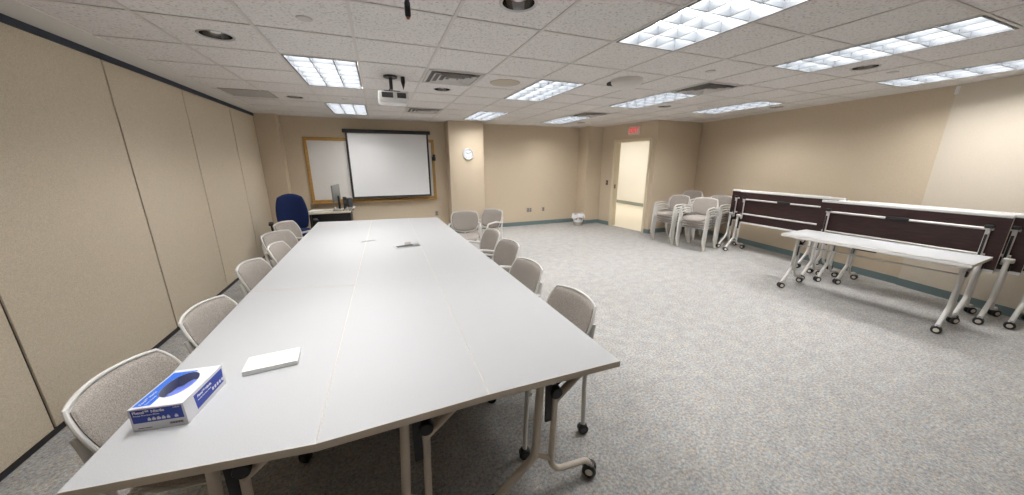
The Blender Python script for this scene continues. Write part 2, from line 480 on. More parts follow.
# recessed downlights
def make_down():
    e = empty('downlight', (0, 0, 0))
    mb = MB(M['brushed']); mb.lathe([(.093, .0), (.108, -.005), (.112, .0), (.1, .004)], n=32, caps=False); mb.build('trim_ring', e)
    mb = MB([M['chrome'], M['dark_void']])
    mb.lathe([(.0955, .0), (.092, .035), (.078, .07), (.045, .09), (0, .095)], n=24, caps=False)
    mb.build('reflector', e)
    mb = MB(M['white']); mb.lathe([(.0, .012), (.03, .018), (.036, .04), (.028, .08), (0, .088)], n=14); mb.build('lamp', e)
    return e
dl = make_down()
DNAMES = ['above the left side chairs, nearest the viewer', 'at the top edge of the picture, nearest the viewer', 'behind the square supply vent', 'above the left chairs near the whiteboard wall',
          'between the two near right ceiling lights', 'just behind the third-row light halfway down', 'near the right wall, by its halfway light', 'close to the doorway wall at the rear']
for i, (c, r) in enumerate(down):
    o = dl if i == 0 else copy_tree(dl); x, y = cell(c, r); o.location = (x+PX/2, y+PY/2, CE)
    tag(o, f'round chrome recessed downlight {DNAMES[i]}', 'downlight', 'recessed downlights')

# ceiling vents
def make_vent(name, label, c, r, big=True, dark=False):
    x, y = cell(c, r); e = empty(name, (x+PX/2, y+PY/2, CE), 0, label, 'air vent', 'square ceiling vents')
    s = .27
    mb = MB(M['grille'])
    for k in (-1, 1):
        mb.b2((k*s-.015, -s-.015, -.008), (k*s+.015, s+.015, 0)); mb.b2((-s, k*s-.015, -.008), (s, k*s+.015, 0))
    mb.build('frame', e)
    mb = MB(M['vent_back']); mb.b2((-s, -s, -.002), (s, s, -.0005)); mb.build('backing', e)
    mb = MB(M['grille'])
    for q, d in ((.205, .012), (.145, .014), (.085, .016)):
        for k in (-1, 1):
            mb.box((k*q, 0, -d/2-.004), (.046, 2*q, .003), Matrix.Rotation(k*R(35), 3, 'Y'))
            mb.box((0, k*q, -d/2-.004), (2*q, .046, .003), Matrix.Rotation(-k*R(35), 3, 'X'))
    mb.b2((-.04, -.04, -.016), (.04, .04, -.012)); mb.build('louvre_cone', e)
make_vent('air_vent', 'square louvred ceiling vent nearest the projector, over the long table', 1, 2)
make_vent('air_vent', 'square louvred ceiling vent just in front of the clock column', 1, 6)
make_vent('air_vent', 'dark square ceiling vent between the third-row lights, nearer the viewer', 6, 1)
make_vent('air_vent', 'dark square ceiling vent far back, towards the doorway', 6, 5)
e = empty('return_grille', (-1.47, 5.62, CE), 0, 'flat grey ceiling return grille beside the folding partition', 'air vent', 'square ceiling vents')
mb = MB(mat('return_grey', (.33, .32, .31), .6)); mb.b2((-.26, -.26, -.006), (.26, .26, .02)); mb.build('face', e)
mb = MB(M['grille'])
for k in range(9): mb.b2((-.25, -.24+k*.058, -.010), (.25, -.225+k*.058, -.006))
mb.build('slats', e)
# ceiling speaker, dome, sprinklers
x, y = cell(2, 2); e = empty('ceiling_speaker', (x+PX/2, y+PY/2, CE), 0, 'round beige ceiling speaker cover beside the supply vent', 'speaker')
mb = MB(M['speaker_beige']); mb.lathe([(0, -.012), (.14, -.011), (.17, -.006), (.175, 0)], n=32); mb.build('cover', e)
x, y = cell(4, 1); e = empty('ceiling_sensor', (x+PX/2, y+PY/2, CE), 0, 'off-white round ceiling fitting with a dark slot, right of centre', 'ceiling fitting')
mb = MB(M['gypsum']); mb.lathe([(.17, 0), (.17, -.03), (.14, -.07), (.08, -.09), (0, -.095)], n=28); mb.build('body', e)
mb = MB(M['dark_void']); mb.box((-.03, .13, -.022), (.22, .10, .035), None, .01); mb.build('slot', e)
SPN = [(-.346, 2.69, 'above the near end of the long table'), (-.35, 5.64, 'between the two left-row lights'), (3.21, 2.65, 'in front of the dark vent'), (4.99, 2.0, 'beside the long right-wall light'), (5.2, 4.4, 'near the far right-row light')]
def make_spr():
    e = empty('sprinkler', (0, 0, 0))
    mb = MB(M['grille']); mb.lathe([(.0, -.008), (.042, -.007), (.048, 0), (.044, .02), (0, .02)], n=20); mb.build('cover_plate', e); return e
sp = make_spr()
for i, (x, y, t) in enumerate(SPN):
    o = sp if i == 0 else copy_tree(sp); o.location = (x, y, CE)
    tag(o, f'small round sprinkler cover plate on the ceiling {t}', 'sprinkler', 'sprinkler covers')

# projector
e = empty('projector', (.22, 4.02, 2.32), 0, 'white projector hanging from a black ceiling mount over the table', 'projector')
mb = MB(M['white']); mb.box((0, 0, 0), (.30, .26, .10), None, .018, 3); mb.box((0, -.02, -.055), (.26, .2, .02), None, .006); mb.build('body', e)
mb = MB([M['black'], M['dark_grey']]); mb.lathe([(.045, 0), (.045, .03), (.036, .035), (.03, .02), (0, .018)], (.06, .13, .0), 'Y', 20); mb.build('lens', e)
mb = MB(M['dark_grey']); mb.box((.08, -.131, .01), (.09, .006, .05)); mb.box((-.06, -.131, .01), (.11, .006, .05)); mb.build('vent_panel', e)
mb = MB(M['black']); mb.tube([(-.01, 0, .218), (-.01, 0, .085)], .018, 12); mb.lathe([(.07, .20), (.07, .218)], (-.01, 0, 0), n=20); mb.box((-.01, 0, .06), (.16, .14, .012), None, .003)
for sx in (-1, 1):
    for sy in (-1, 1): mb.tube([(-.01+sx*.06, sy*.05, .06), (-.01+sx*.09, sy*.08, .045)], .008, 8)
mb.build('ceiling_mount', e)
e2 = mb = MB(M['black']); mb.tube([(.0, 0, .215), (.0, .0, .15), (-.035, 0, .07), (-.06, -.10, .02), (-.05, -.128, .0)], .005, 6, .03); mb.build('cable', e)
e = empty('hanging_sensor', (.335, 4.02, CE), 0, 'small black fitting hanging on the ceiling just right of the projector', 'ceiling fitting')
mb = MB(M['black']); mb.lathe([(.022, 0), (.022, -.05), (.012, -.09), (.0, -.13)], n=12); mb.build('body', e)
e = empty('hanging_microphone', (.235, 2.16, CE), 0, 'black rod-shaped fitting hanging from the ceiling at the top edge', 'ceiling fitting')
mb = MB(M['black']); mb.lathe([(.0, -.10), (.013, -.10), (.016, -.09), (.016, -.03), (.011, -.02), (.011, 0)], n=14); mb.build('rod', e)
mb = MB(mat('orange_tip', (.35, .12, .04), .5)); mb.lathe([(0, -.112), (.008, -.11), (.009, -.10), (0, -.099)], n=12); mb.build('tip', e)

# ------------------------------------------------------------------ rear wall things
e = empty('whiteboard', (-.065, YB, 1.485), 0, 'oak framed whiteboard on the rear wall, partly behind the projection screen', 'whiteboard')
W2, H2, fw = 1.295, .665, .065
mb = MB(M['oak'])
for s in (-1, 1):
    mb.b2((s*W2-fw/2-s*fw/2, -.035, -H2), (s*W2+fw/2-s*fw/2, -.001, H2), .004); mb.b2((-W2, -.034, s*H2-fw/2-s*fw/2), (W2, -.001, s*H2+fw/2-s*fw/2), .004)
mb.build('frame', e)
mb = MB(M['board']); mb.b2((-W2+.05, -.018, -H2+.05), (W2-.05, -.002, H2-.05)); mb.build('panel', e)
mb = MB(M['oak']); mb.b2((-W2, -.09, -H2-.012), (W2, -.03, -H2+.008), .003); mb.build('tray', e)
e = empty('projection_screen', (.262, YB-.13, 2.27), 0, 'pull-down white projection screen with black case in front of the whiteboard', 'projection screen')
mb = MB(M['black']); mb.box((0, 0, .01), (1.76, .075, .075), None, .012)
mb.build('case', e)
for s in (-1, 1):
    mb = MB(M['dark_grey']); mb.b2((s*.80-.02, .03, -.02), (s*.80+.02, .128, .03)); mb.build('wall_bracket', e)
mb = MB([M['screen'], M['black']])
mb.b2((-.80, -.002, -1.335), (.80, .002, -.02)); mb.mi = 1
for s in (-1, 1): mb.b2((s*.815-.02, -.0025, -1.345), (s*.815+.02, .0025, -.02))
mb.b2((-.835, -.0025, -1.365), (.835, .0025, -1.335)); mb.build('sheet', e)
mb = MB(M['dark_grey']); mb.box((0, 0, -1.367), (1.67, .020, .022), None, .006); mb.tube([(0, 0, -1.376), (0, -.012, -1.40), (.03, -.012, -1.40), (.03, 0, -1.376)], .004, 6, .01); mb.build('bottom_bar', e)
e = empty('marker_holder', (1.205, YB-.035, 1.75), 0, 'small black holder fixed to the right edge of the whiteboard frame', 'holder')
mb = MB(M['black']); mb.box((0, -.035, -.02), (.075, .07, .09), None, .012); mb.box((.01, -.03, .05), (.05, .06, .05), None, .015); mb.build('body', e)
# clock
e = empty('wall_clock', (1.93, 7.584, 1.832), 0, 'round white wall clock on the middle column', 'clock')
mb = MB(M['white']); mb.lathe([(.125, 0), (.13, .02), (.122, .036), (.108, .038), (.104, .022), (.104, .01)], (0, 0, 0), 'Y', 40); 
for v in mb.bm.verts: v.co.y = -v.co.y
mb.build('rim', e)
mb = MB([M['clock_face'], M['ink']]); mb.lathe([(.106, .006), (.106, .014), (0, .014)], (0, 0, 0), 'Y', 36)
for v in mb.bm.verts: v.co.y = -v.co.y
mb.mi = 1
for k in range(12):
    a = k*PI/6; r0 = .088
    mb.box((r0*math.sin(a), -.0148, r0*math.cos(a)), (.006, .0012, .018), Matrix.Rotation(a, 3, 'Y'))
mb.build('face', e)
for nm, a, l, w in (('hour_hand', R(305), .05, .008), ('minute_hand', R(60), .08, .006)):
    mb = MB(M['ink']); mb.box((l/2*math.sin(a), -.017, l/2*math.cos(a)), (w, .0015, l), Matrix.Rotation(a, 3, 'Y')); mb.build(nm, e)
# outlets
def outlet(name, x, z, w, label, y=YB, cat='outlet'):
    e = empty(name, (x, y, z), 0, label, cat)
    mb = MB(M['outlet']); mb.box((0, -.003, 0), (w, .006, .115), None, .003); mb.build('plate', e)
    mb = MB(M['dark_grey'])
    for xx in ([0] if w < .1 else [-.035, .035]):
        for zz in (-.024, .024): mb.box((xx, -.0065, zz), (.026, .002, .030), None, .004)
    mb.build('socket', e)
outlet('wall_outlet', 3.66, .41, .15, 'double-gang outlet plate low on the rear wall right of the clock column')
outlet('wall_outlet', 4.08, .41, .08, 'single outlet plate low on the rear wall, nearer the waste bin')
outlet('wall_outlet', 1.21, .46, .08, 'single outlet plate under the right end of the whiteboard')
# switch by the door
c0 = DA+dd*.25
e = empty('light_switch', (c0.x, c0.y, 1.12), math.atan2(dd.y, dd.x)-0, 'small brown light switch plate left of the door frame', 'light switch')
mb = MB(M['brown']); mb.box((0, -.004, 0), (.075, .008, .12), None, .003); mb.build('plate', e)
mb = MB(M['outlet']); mb.box((0, -.011, 0), (.012, .012, .026), Matrix.Rotation(.4, 3, 'X'), .002); mb.build('toggle', e)
# exit sign
c0 = DA+dd*1.03
e = empty('exit_sign', (c0.x, c0.y, 2.365), math.atan2(dd.y, dd.x), 'red and white EXIT sign above the open doorway', 'exit sign')
mb = MB(M['sign_white']); mb.box((0, -.022, 0), (.32, .044, .20), None, .008); mb.build('housing', e)
mb = MB(M['sign_white']); mb.box((0, -.0455, 0), (.27, .003, .15), None, .001); fp = mb.build('face', e)
text('EXIT', .15, M['red'], 'letters', fp, basis((0, -.0475, 0), (1, 0, 0), (0, 0, 1), (0, -1, 0)), 'CENTER', .004, .82)

# ------------------------------------------------------------------ casters, flip top tables
def caster(mb, p, ang=0.0, r=.037, w=.027, stem=.075):
    """twin wheel caster touching the floor at p, axle turned by ang; materials: 0 black, 1 hub"""
    x, y, z = p; ax = Vector((math.cos(ang), math.sin(ang), 0)); rz = Matrix.Rotation(ang, 3, 'Z')
    for s in (-1, 1):
        c = Vector((x, y, z+r))+ax*(s*w*.62)
        mb.lathe([(0, -w/2), (r*.8, -w/2), (r, -w/2+.005), (r, w/2-.005), (r*.8, w/2), (0, w/2)], c, 'X', 16, mi=0, rot=rz)
        mb.lathe([(0, s*(w/2+.003)), (r*.52, s*(w/2+.002)), (r*.56, s*(w/2-.001))], c, 'X', 14, mi=1, rot=rz)
    mb.box((x, y, z+r+.016), (w*2.0, .05, .034), rz, .01, mi=0)
    mb.lathe([(.010, r+.02), (.010, stem+.012)], (x, y, z), n=10, mi=0)

def flip_table(name, L, folded, metal, label, group, quad=None, loc=(0, 0), rz=0.0, legx=None, span=.23):
    e = empty(name, (loc[0], loc[1], 0), rz, label, 'table', group)
    lx = legx or (L/2-.085)
    ztop, th = .754 if quad else .740, .030
    zf = .825
    # tabletop
    tb = MB([M['lam'], M['edge'], M['under']])
    poly = quad or [(-L/2, -.305), (L/2, -.305), (L/2, .305), (-L/2, .305)]
    if folded:
        tb.T = Matrix.Translation((0, .046+th, zf)) @ Matrix.Rotation(-PI/2, 4, 'X') @ Matrix.Translation((0, 0, -ztop))
        tb.T = Matrix.Translation((0, .046, zf)) @ Matrix.Rotation(-PI/2, 4, 'X') @ Matrix.Translation((0, 0, -(ztop-th)))
    poly = poly if sum(poly[i-1][0]*poly[i][1]-poly[i][0]*poly[i-1][1] for i in range(len(poly))) > 0 else poly[::-1]
    tb.prism(poly, ztop-th, ztop, mi=0, side_mi=1, bot_mi=2)
    if not folded or True:
        es = [ed for ed in tb.bm.edges if len(ed.link_faces) == 2 and any(f.material_index == 0 for f in ed.link_faces)]
        bmesh.ops.bevel(tb.bm, geom=es, offset=.0012, segments=1, affect='EDGES', material=1)
    tb.build('tabletop', e)
    zu = ztop-th                                   # underside
    FT = (Matrix.Translation((0, .046, zf)) @ Matrix.Rotation(-PI/2, 4, 'X') @ Matrix.Translation((0, 0, -zu))) if folded else Matrix.Identity(4)
    if not quad:
        for sy in (-1, 1):
            b = MB(M['white']); b.T = FT
            b.box((0, sy*.2885, zu+.013), (L, .034, .034), None, .006); b.build('edge_strip', e)
    # crossbars on the underside
    for yb in (-.15, .12):
        b = MB([metal, M['black']]); b.T = FT
        b.tube([(-lx, yb, zu-.024), (lx, yb, zu-.024)], .014, 10, mi=0)
        if yb < 0: b.box((0, yb, zu-.026), (.20, .044, .034), None, .008, mi=1)
        b.build('crossbar', e)
    if not quad and not folded:
        b = MB(metal); b.tube([(-lx, -.045, .575), (lx, -.045, .575)], .009, 8); b.build('tie_bar', e)
    for s in (-1, 1):
        x = s*lx
        lg = MB([metal, M['black']])
        zp = zu-.05
        # front column flows into the long front foot
        lg.tube([(x, -.035, zp), (x, -.060, .25), (x, -span+.03, .095), (x, -span, .066)], .019, 12, .035, mi=0)
        # slimmer rear column flows into the rear foot
        lg.tube([(x, .045, zp-.08), (x, .030, .17), (x, .07, .115), (x, span-.025, .10), (x, span, .066)], .016, 12, .03, mi=0)
        lg.tube([(x, -.056, .26), (x, .032, .20)], .014, 10, mi=0)
        lg.box((x, .008, zp-.14), (.012, .035 if quad else .06, .20), None, .003, mi=1)
        lg.lathe([(.026, -.02), (.03, -.015), (.03, .015), (.026, .02)], (x, .045, zp-.085), 'X', 16, mi=1)
        lg.lathe([(.017, -.018), (.028, .0), (.032, .03), (.022, .04)], (x, -.035, zp-.006), 'Z', 16, mi=0)
        lo = lg.build('leg', e)
        for sy in (-1, 1):
            cm = MB([M['black'], M['hub']]); caster(cm, (x, sy*span, 0), R(-38) if quad else R(-58+22*s*sy)); cm.build('caster', lo)
        br = MB([metal, M['black']])
        if folded:
            br.box((x-s*.03, .012, .81), (.030, .030, .40), None, .006, mi=0)
            br.box((x-s*.03, -.006, .80), (.018, .012, .24), None, .003, mi=1)
            br.box((x-s*.03, .005, 1.0), (.055, .05, .035), None, .008, mi=1)
            br.box((x, .0, .665), (.07, .05, .05), None, .01, mi=0)
        else:
            br.box((x-s*.02, 0, zu-.008), (.05, .42, .014), None, .004, mi=0)
            br.tube([(x, .045, zp-.125), (x, .235, zu-.016)], .021, 10, flat=.75, mi=0)
            br.tube([(x-s*.02, .055, zp-.07), (x-s*.02, .17, zu-.02)], .007, 8, mi=1)
            br.box((x, -.02, zu-.028), (.05, .06, .03), None, .008, mi=1)
        br.build('support_bracket', e)
    return e

# the block of nine tables: corner grid measured along and across
GR = [[(-.93, 1.14), (-.279, 1.060), (.328, 1.075), (.966, 1.065)],
      [(-.945, 2.74), (-.248, 2.61), (.347, 2.60), (.93, 2.57)],
      [(-.950, 4.29), (-.212, 4.15), (.365, 4.13), (.89, 4.07)],
      [(-.955, 5.81), (-.176, 5.70), (.381, 5.66), (.845, 5.55)]]
CN = ['left', 'middle', 'right']; RW = ['near', 'centre', 'far']
TL = {(0, 0): 'grey laminate table at the near left corner of the block, under the glove box',
      (0, 1): 'grey laminate table in the near middle of the block, between two end tables',
      (0, 2): 'grey laminate table at the near right corner of the block, with exposed caster leg',
      (1, 0): 'grey laminate table halfway along the left side of the long table block',
      (1, 1): 'grey laminate table at the very centre of the long table block',
      (1, 2): 'grey laminate table halfway along the right side of the long table block',
      (2, 0): 'grey laminate table at the far left corner of the block, near the blue chair',
      (2, 1): 'grey laminate table at the far middle of the block, facing the whiteboard',
      (2, 2): 'grey laminate table at the far right corner of the block, beside loose armchairs'}
g = .0003
for r in range(3):
    for c in range(3):
        q = [GR[r][c], GR[r][c+1], GR[r+1][c+1], GR[r+1][c]]
        if c == 0 and r == 0: q[2] = (q[2][0], q[2][1]-.004); q[3] = (q[3][0], q[3][1]-.004)
        cx = sum(p[0] for p in q)/4; cy = sum(p[1] for p in q)/4
        # local frame: x runs towards the viewer (rz = -90 deg)
        loc = [(-(p[1]-cy), p[0]-cx) for p in q]
        loc = [(x-math.copysign(g, x), y-math.copysign(g, y)) for x, y in loc]
        flip_table('flip_top_table', 1.5, False, M['beige_metal'], TL[(r, c)], 'tables pushed together into one long block', loc, (cx, cy), -PI/2, legx=.655, span=.272)

# lone table and the folded nests on the right
flip_table('flip_top_table', 1.52, False, M['white_metal'], 'single unfolded grey table standing in front of the folded dark tables', 'flip-top tables along the right wall', None, (5.19, 1.87), R(-90+3.5), span=.235)
def nest(cx, cy, L, rz, label):
    flip_table('folded_table', L, True, M['white_metal'], label, 'flip-top tables along the right wall', None, (cx, cy), rz, span=.235)
nest(6.24, 3.43, 1.56, R(-91.5), 'folded dark brown table next to the chair stacks, front of its pair')
nest(6.36, 3.66, 1.56, R(-91.5), 'folded dark brown table next to the chair stacks, rear of its pair')
nest(5.77, 1.93, 1.55, R(-88.5), 'folded table with dark brown underside directly behind the unfolded grey table')
nest(5.90, 1.80, 1.55, R(-88.5), 'folded dark table second in the nest behind the unfolded grey table')
nest(6.03, 1.64, 1.55, R(-88.5), 'folded dark table closest to the wall in the nest behind the unfolded grey table')

# ------------------------------------------------------------------ chairs
def arc(pts, fil_r): return fil([Vector(p) for p in pts], fil_r)
def chair_back(e, zc, hh, hw, xb, lean, fabric):
    ca, sa = math.cos(lean), math.sin(lean)
    def fm(off):
        def f(x, d, z):   # lateral x -> Y, depth d -> +X
            return (xb+(d+off)*ca-z*sa, x, zc+z*ca+(d+off)*sa)
        return f
    sh = MB(M['chair_plastic']); sh.pillow(hw+.009, hh+.009, .010, .055, .62, 18, 12, .05, fm(-.014), p=8)
    so = sh.build('backrest', e)
    pd = MB(fabric); pd.pillow(hw, hh, .020, .055, .62, 18, 12, .05, fm(.0), p=5); pd.build('back_pad', so)
    # rim
    rm = MB(M['chair_plastic']); pts = []
    n = 56
    for k in range(n):
        a = 2*PI*k/n; u, v = math.cos(a), math.sin(a); m = max(abs(u), abs(v)); u, v = u/m, v/m
        x = u*math.sqrt(1-.62*v*v/2); z = v*math.sqrt(1-.62*u*u/2)
        pts.append(fm(-.006)(x*(hw+.010)*(1+.05*z), .055*x*x, z*(hh+.010)))
    rm.tube(pts, .008, 8, closed=True, up=(1, 0, 0)); rm.build('back_rim', so)
    return so

def make_chair(stack):
    e = empty('stacking_chair' if stack else 'conference_chair', (0, 0, 0))
    zt = .80 if stack else .825
    hh = .170
    ws = .235
    st = MB(M['fabric']); st.pillow(.225, .225, .026, 0, .5, 16, 14, 0, lambda x, d, z: (z+.02, x, .455+d-(.035*max(0, (z-.12)/.1)**2 if z > .12 else 0)), p=6)
    so = st.build('seat', e)
    pn = MB(M['chair_plastic']); pn.pillow(.215, .21, .012, 0, .5, 12, 12, 0, lambda x, d, z: (z+.02, x, .427+d), p=8); pn.build('seat_pan', so)
    chair_back(e, zt-hh*.93, hh, .222, -.245, R(14 if stack else 20), M['fabric'])
    za = .655
    foot = .0 if stack else .066
    for s in (-1, 1):
        y = s*.252
        # front leg running up into the armrest and back
        fr = MB(M['chair_plastic'])
        if stack:
            fr.tube([(.235, y, 0), (.215, y, .40), (.20, y, za-.03)], .019, 10, flat=1.0, up=(0, 1, 0))
        else:
            fr.tube([(.225, y, foot), (.215, y, .40), (.205, y, za-.03)], .013, 10)
        fl = fr.build('front_leg', e)
        ar = MB(M['chair_plastic']); ar.tube([(.20, y, za-.05), (.185, y, za), (-.02, y, za+.012), (-.215, y*.96, za-.03)], .0135, 10, .045); ar.build('armrest', e)
        rr = MB(M['chair_plastic'])
        rr.tube([(-.19 if not stack else -.225, y*.98, foot), (-.18 if not stack else -.215, y*.98, .38), (-.195, y*.94, .52), (-.245, y*.88, zt-.10)], .014 if not stack else .016, 10, .08); rl = rr.build('rear_leg', e)
        if not stack:
            for lo, x in ((fl, .225), (rl, -.19)):
                cm = MB([M['black'], M['dark_grey']]); caster(cm, (x, y if x > 0 else y*.98, 0), R(70), .032, .020, .06); cm.build('caster', lo)
        else:
            for lo, x in ((fl, .235), (rl, -.225)):
                cm = MB(M['hub']); cm.lathe([(.014, 0), (.02, .002), (.02, .016), (.016, .02)], (x, y, 0), n=10); cm.build('glide', lo)
    xb = MB(M['chair_plastic'])
    for x, z in ((.19, .412), (-.19, .412)): xb.tube([(x, -.25, z), (x, .25, z)], .011, 8)
    for s in (-1, 1): xb.tube([(.19, s*.19, .412), (-.19, s*.19, .412)], .010, 8)
    xb.build('seat_frame', e)
    return e

cc = make_chair(False)
CH = [  # x, y, facing deg, label
    (-.80, 1.62, -8, 'grey upholstered chair with white frame nearest the viewer on the partition side'),
    (-.775, 2.30, -7, 'second grey chair from the viewer along the partition side'),
    (-.83, 3.25, -7, 'third grey chair from the viewer along the partition side'),
    (-.80, 3.95, -4, 'grey chair along the partition side, just in front of the turned one'),
    (-1.01, 4.56, -30, 'grey armchair turned away from the table edge, close to the partition'),
    (-1.08, 5.36, -22, 'grey armchair at the far left corner of the table, in front of the blue chair'),
    (.835, 1.66, 184, 'grey chair with white frame and casters nearest the viewer on the open carpet side'),
    (.845, 2.38, 186, 'second grey chair from the viewer on the open carpet side'),
    (.96, 3.12, 187, 'third grey chair from the viewer on the open carpet side'),
    (.985, 3.78, 184, 'fourth grey chair from the viewer on the open carpet side'),
    (1.24, 5.25, 255, 'grey armchair facing the viewer at the far right corner of the table'),
    (1.62, 5.42, 212, 'loose grey armchair in front of the clock column, turned towards the table'),
]
for i, (x, y, a, l) in enumerate(CH):
    o = cc if i == 0 else copy_tree(cc); o.location = (x, y, 0); o.rotation_euler = (0, 0, R(a))
    tag(o, l, 'chair', 'chairs around the long table')
sk = make_chair(True)
ST = [(5.74, 5.17, 182, 4, 'front stack beside the doorway'), (5.76, 4.55, 194, 4, 'front stack beside the folded tables'),
      (6.44, 5.43, 185, 5, 'rear stack in the wall corner'), (6.50, 4.80, 186, 4, 'rear stack against the right wall')]
LY = {4: ['bottom', 'third from the top', 'second from the top', 'topmost'], 5: ['bottom', 'fourth from the top', 'third from the top', 'second from the top', 'topmost']}
first = True
for (x, y, a, n, nm) in ST:
    for k in range(n):
        o = sk if first else copy_tree(sk); first = False
        d = .026*k
        o.location = (x+d*math.cos(R(a)), y+d*math.sin(R(a)), .05*k); o.rotation_euler = (0, 0, R(a))
        tag(o, f'grey white-framed armchair, {LY[n][k]}, {nm}', 'chair', 'stacked chairs')

# ------------------------------------------------------------------ office chair
e = empty('office_chair', (-1.42, 6.50, 0), R(-76), 'dark blue swivel office chair by the small desk in the rear left corner', 'chair')
mb = MB(M['blue_fabric']); mb.pillow(.235, .32, .05, .07, .66, 18, 16, -.06, lambda x, d, z: (-.24+d-z*.16, x, .81+z)); mb.build('backrest', e)
mb = MB(M['blue_fabric']); mb.pillow(.26, .25, .05, 0, .6, 16, 14, 0, lambda x, d, z: (z+.03, x, .49+d)); mb.build('seat', e)
mb = MB(M['black']); mb.tube([(-.05, 0, .43), (-.27, 0, .44), (-.33, 0, .62), (-.31, 0, .80)], .022, 10, .08); mb.build('back_support', e)
for s in (-1, 1):
    mb = MB(M['black']); mb.tube([(.0, s*.22, .43), (-.02, s*.31, .45), (-.04, s*.32, .66), ], .018, 10, .05); mb.box((.02, s*.32, .675), (.25, .07, .035), None, .015); mb.build('armrest', e)
mb = MB(M['black']); mb.lathe([(.03, .10), (.03, .28), (.02, .28), (.02, .43), (.09, .43), (.09, .445)], n=16); mb.build('gas_column', e)
mb = MB(M['black'])
for k in range(5):
    a = k*2*PI/5+.3; mb.tube([(0, 0, .11), (.15*math.cos(a), .15*math.sin(a), .10), (.29*math.cos(a), .29*math.sin(a), .075)], [.028, .024, .018], 10)
bs = mb.build('star_base', e)
for k in range(5):
    a = k*2*PI/5+.3; cm = MB([M['black'], M['dark_grey']]); caster(cm, (.29*math.cos(a), .29*math.sin(a), 0), a, .027, .02, .06); cm.build('caster', bs)

# ------------------------------------------------------------------ desk and what stands on it
e = empty('small_desk', (-.925, 7.2, 0), 0, 'small desk with pale top and black sides below the whiteboard', 'desk')
mb = MB(mat('desk_top', (.66, .60, .48), .45)); mb.box((0, 0, .735), (.70, .52, .03), None, .004); mb.build('desktop', e)
for s in (-1, 1):
    mb = MB(M['black']); mb.box((s*.33, 0, .36), (.03, .48, .72), None, .003); mb.build('side_panel', e)
mb = MB(M['black']); mb.box((0, -.20, .42), (.63, .02, .60), None, .003); mb.build('modesty_panel', e)
DZ = .751
e = empty('monitor', (-.80, 7.14, DZ), R(-99), 'grey-backed computer monitor on the desk, turned edge-on', 'monitor')
mb = MB([mat('monitor_back', (.20, .20, .195), .5), M['black']]); mb.box((0, .0, .33), (.44, .035, .32), None, .008, mi=0); mb.box((0, -.019, .33), (.40, .003, .28), None, .001, mi=1); mb.build('display', e)
mb = MB(M['black']); mb.box((0, .035, .15), (.05, .03, .26), None, .006); mb.lathe([(.0, .0), (.10, .0), (.10, .012), (.03, .02), (0, .022)], (0, .03, 0), n=24); mb.build('stand', e)
e = empty('computer_speaker', (-.66, 7.10, DZ), R(20), 'slim silver and black speaker beside the monitor', 'speaker')
mb = MB([M['black'], M['brushed']]); mb.box((0, 0, .13), (.05, .11, .26), None, .01, mi=0); mb.box((.027, 0, .13), (.004, .05, .22), None, .001, mi=1); mb.build('cabinet', e)
for rr, zz in ((.038, .17), (.022, .07)):
    mb = MB(M['dark_grey']); mb.lathe([(0, .0), (rr-.003, .003), (rr, 0)], (0, -.0555, zz), 'Y', 18); mb.build('driver', e)
e = empty('desktop_computer', (-.585, 7.15, DZ), R(10), 'small black computer tower at the right edge of the desk', 'computer')
mb = MB(M['black']); mb.box((0, 0, .115), (.09, .24, .23), None, .008); mb.build('case', e)
mb = MB(M['dark_grey']); mb.box((0, -.121, .115), (.07, .004, .19), None, .001); mb.box((0, -.124, .19), (.012, .004, .012), None, .001); mb.build('front_panel', e)
e = empty('keyboard', (-1.08, 7.08, DZ), R(25), 'pale keyboard lying on the left half of the desk', 'keyboard')
mb = MB(M['white']); mb.box((0, 0, .009), (.32, .12, .016), None, .004); mb.build('body', e)
mb = MB(M['hub'])
for r in range(4):
    for k in range(11): mb.box((-.14+k*.028, -.042+r*.028, .0195), (.022, .022, .006), None, .002)
mb.build('keys', e)
e = empty('desk_phone', (-.79, 7.02, DZ), R(-15), 'silver-grey desk phone in front of the monitor', 'phone')
mb = MB(M['brushed']); mb.box((0, 0, .022), (.16, .09, .035), Matrix.Rotation(.15, 3, 'X'), .01); mb.build('base', e)
mb = MB(M['grille']); mb.tube([(-.05, -.036, .05), (-.05, -.0, .072), (-.05, .036, .05)], .016, 10, .03); mb.build('handset', e)
mb = MB(M['grille']); pts = []
for k in range(60):
    a = k*.35; pts.append((-.62+.07*math.cos(a)+.0012*k, 7.00+.05*math.sin(a), DZ+.012+.0012*k))
mb.tube(pts, .006, 6); o = mb.build('coiled_cable'); tag(o, 'coiled grey cable on the front right corner of the desk', 'cable')
e = empty('paper_sheet', (-1.20, 7.28, DZ), R(-12), 'white sheet of paper at the left end of the desk', 'paper')
mb = MB(M['paper']); mb.box((0, 0, .001), (.21, .28, .002)); mb.build('sheet', e)

# waste bin
e = empty('waste_bin', (4.86, 7.44, 0), 0, 'small grey waste bin with a white liner against the rear wall', 'bin')
mb = MB(M['bin']); mb.lathe([(0, .004), (.105, .004), (.11, 0), (.138, .28), (.146, .285), (.146, .295), (.134, .295), (.108, .012), (0, .012)], n=24); mb.build('body', e)
mb = MB(M['bag']); n = 36; rings = []
for (rr, zz, am) in ((.125, .10, .0), (.130, .27, .004), (.150, .315, .010), (.160, .295, .010), (.163, .25, .014), (.166, .215, .020)):
    rings.append([mb._v(((rr+am*math.sin(5*t+zz*20)+am*.6*math.sin(11*t))*math.cos(t), (rr+am*math.sin(5*t+zz*20)+am*.6*math.sin(11*t))*math.sin(t), zz+am*1.2*math.sin(3*t+1))) for t in [2*PI*k/n for k in range(n)]])
for a, b in zip(rings, rings[1:]):
    for k in range(n): mb._f([a[k], a[(k+1) % n], b[(k+1) % n], b[k]])
mb.build('liner', e)

